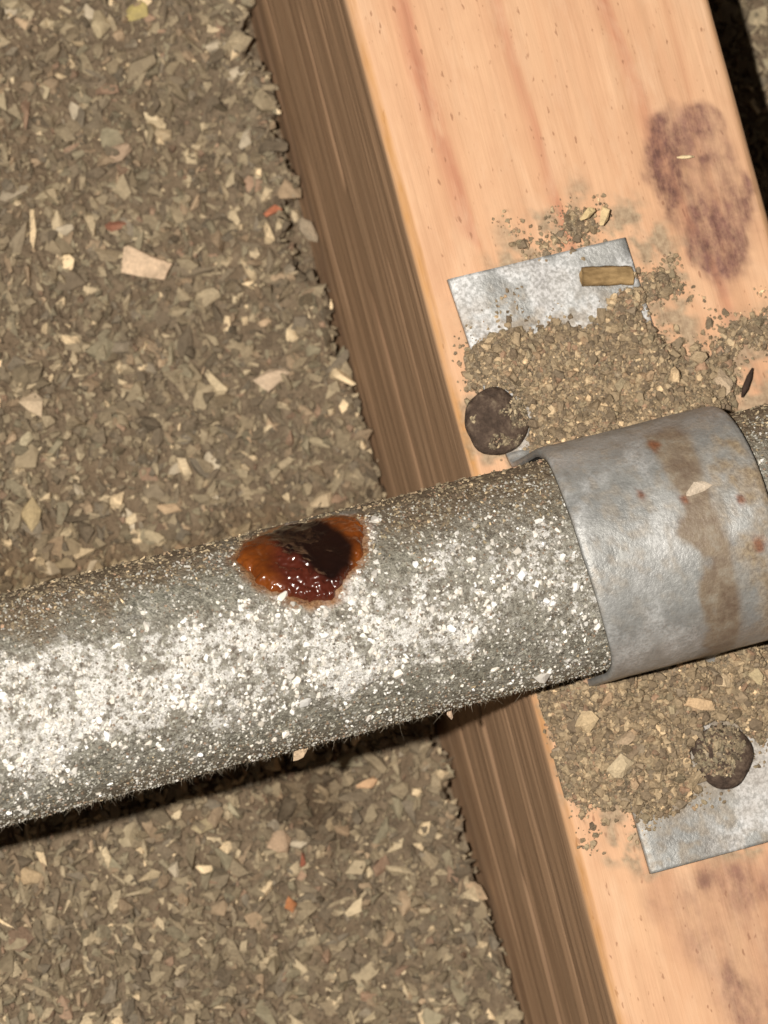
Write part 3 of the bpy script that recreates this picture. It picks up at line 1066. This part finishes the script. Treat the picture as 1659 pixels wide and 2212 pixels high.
heap(((1000, 745), (1090, 655), (1170, 690), (1260, 690), (1330, 640), (1390, 575), (1480, 575), (1500, 620), (1410, 660), (1440, 700), (1530, 745),
      (1560, 690), (1659, 660), (1720, 660), (1700, 760), (1600, 770), (1600, 840), (1560, 880), (1640, 1000), (1300, 1100), (1120, 1060), (1130, 960), (1010, 830)),
     'dirt_pile', 'crumbly brown dirt heaped over the strap tab with the exposed whitish end', 2.6, 19000, 201, None)
heap(((1130, 1490), (1230, 1420), (1420, 1440), (1659, 1360), (1800, 1330), (1800, 1600), (1660, 1600), (1560, 1720), (1400, 1790), (1345, 1760), (1300, 1760),
      (1270, 1840), (1240, 1760), (1190, 1710), (1160, 1620)),
     'dirt_pile', 'sandy brown dirt heaped over the strap tab around the central nail head', 2.0, 19000, 231, None)
heap(((1080, 465), (1200, 560), (1290, 500), (1310, 440), (1250, 425), (1180, 520)),
     'dirt_pile', 'thin scatter of tan crumbs on the bare joist just off the end of the strap', 1.0, 1300, 261, None)


def top_z(p):
    ontab = np.interp(p[1], lf_y, lf_x) < p[0] < np.interp(p[1], lf_y, rt_x) and abs(p[1]) < 39.6
    return 1.1 if ontab else 0.1


for i, (px, py, sx, sy, sz, rot, col, label) in enumerate((
    (1268, 1556, 1.9, 1.5, 1.0, .3, (.58, .46, .3), 'cream blocky stone in the dirt at the corner of the strap and pipe'),
    (1508, 1522, 2.3, 1.2, .7, -.6, (.6, .44, .28), 'peach cream triangular chip in the dirt between the pipe and the nail head'),
    (1566, 1474, 1.0, 1.3, .8, .1, (.68, .55, .38), 'small pale pointed chip beside the saddle of the strap'),
    (1630, 1452, 1.0, 1.9, .8, .2, (.5, .42, .27), 'yellowish oval stone lying in the dirt beside the saddle of the strap'),
    (1338, 1655, 1.6, 1.3, .8, .6, (.55, .46, .32), 'pale lumpy stone at the edge of the dirt covered strap tab'),
    (1360, 1595, 1.9, .9, .7, .2, (.4, .31, .22), 'tan flat chip half buried in the dirt around the central nail head'),
    (1305, 465, .65, 1.5, .5, -.5, (.68, .54, .32), 'pale straw coloured chip standing just off the end of the strap'),
    (1270, 462, 1.3, .6, .5, .5, (.6, .48, .28), 'pale buff flake beside the straw coloured chip off the strap end'),
    (1560, 820, 1.1, 2.1, .8, .2, (.52, .42, .31), 'pale stone in the dirt near the short black twig'),
    (1510, 770, 1.3, 1.0, .8, .2, (.42, .33, .22), 'buff stone in the heaped dirt on the joist beside the strap'),
)):
    z = top_z(on_plane(px, py, 1))
    p = on_plane(px, py, z + 2.0)
    rock('stone', p, (sx, sy, sz), col, label, 'stone', rot, 1300 + i * 5, 12 + i % 3, lift=.2)

# flakes caught on the pipe's fluffy edge and on the strap
for px, py, sz, rot, col, label, sd0 in (
        (655, 1638, (1.0, 1.9, .45), -.6, (.58, .45, .32), 'pale flake caught in the fibres under the pipe', 41),
        (975, 1534, (.5, .9, .35), .4, (.55, .42, .32), 'tiny pinkish flake caught under the pipe beside the joist', 43)):
    x, t = hit_pipe(px, py)
    p = pipe_pt(np.array(x), np.array(3.25), PR + .4)
    rock('flake', p, sz, col, label, 'flake', rot, sd0, 11, (.5, .1), lift=0)
x, t = hit_pipe(1512, 1053, PR + 1.9)
p = pipe_pt(np.array(x), np.array(t), PR + 1.75)
rock('flake', p, (1.9, 1.0, .4), (.55, .48, .4), 'pale flake stuck on the saddle of the strap beside the rust streak', 'flake', .1, 45, 12, (t * 0 + .3, 0), lift=.2)

# wooden fragment on the strap tab
p = on_plane(1310, 596, 1.8)
V0 = []
for ix_ in np.linspace(-3.3, 3.3, 14):
    for a in np.arange(10) / 10 * 2 * np.pi:
        w = 1 + .18 * (vn(ix_ * 1.1 + 5, math.cos(a) * 2 + 5, math.sin(a) * 2 + 5, 7) - .5)
        V0.append((ix_ + .4 * (vn(math.cos(a) * 3 + 8, math.sin(a) * 3 + 8, ix_, 3) - .5), 1.25 * w * math.cos(a), .75 * w * math.sin(a)))
V0 = np.array(V0)
F0 = [grid_faces(14, 10, True)[:, ::-1]]
e0, e1 = len(V0), len(V0) + 1
V0 = np.concatenate([V0, [[-3.1, 0, 0], [3.1, 0, 0]]])
k = np.arange(10)
F0.append(np.stack([np.full(10, e0), (k + 1) % 10, k], 1)[:, ::-1])
F0.append(np.stack([np.full(10, e1), 130 + k, 130 + (k + 1) % 10], 1)[:, ::-1])
wc = make('wood_fragment', V0, F0, M_CHIP, None)
wc.location = tuple(p * MM)
wc.rotation_euler = (0, .02, -.2)
tag(wc, 'short brown woody stub lying on the whitish end of the strap tab', 'wood fragment')


def sliver(name, pts, w, mat, label, cat):
    V, F = [], []
    pts = np.array(pts, float)
    for i, q in enumerate(pts):
        d = pts[min(i + 1, len(pts) - 1)] - pts[max(i - 1, 0)]
        d /= np.linalg.norm(d)
        s = np.cross(d, [0, 0, 1.0])
        s /= np.linalg.norm(s)
        f = [.35, 1, .9, .3][min(i, 3)] if len(pts) == 4 else 1
        for a in np.arange(5) / 5 * 2 * np.pi:
            V.append(q + (s * math.cos(a) + np.array([0, 0, .6]) * math.sin(a)) * w * f)
    n = len(pts)
    Fs = [grid_faces(n, 5, True)]
    Fs.append(np.array([[0, 1, 2], [0, 2, 3], [0, 3, 4]]))
    b = (n - 1) * 5
    Fs.append(np.array([[b, b + 2, b + 1], [b, b + 3, b + 2], [b, b + 4, b + 3]]))
    o = make(name, V, Fs, mat, None, origin=pts[0])
    return tag(o, label, cat)


a, b = on_plane(1603, 858, .5), on_plane(1626, 795, .6)
sliver('twig', [a, a + (b - a) * .3, a + (b - a) * .7, b], .5, M_DARK, 'short black twig lying on the joist beside the dirt', 'twig')
M_STRAW = mat_plain('straw', (.6, .45, .25), (.78, .64, .4))
a, b = on_plane(1462, 340, .3), on_plane(1500, 338, .35)
sliver('splinter', [a, a + (b - a) * .3, a + (b - a) * .7, b], .28, M_STRAW, 'tiny pale splinter lying on the purple stain', 'splinter')
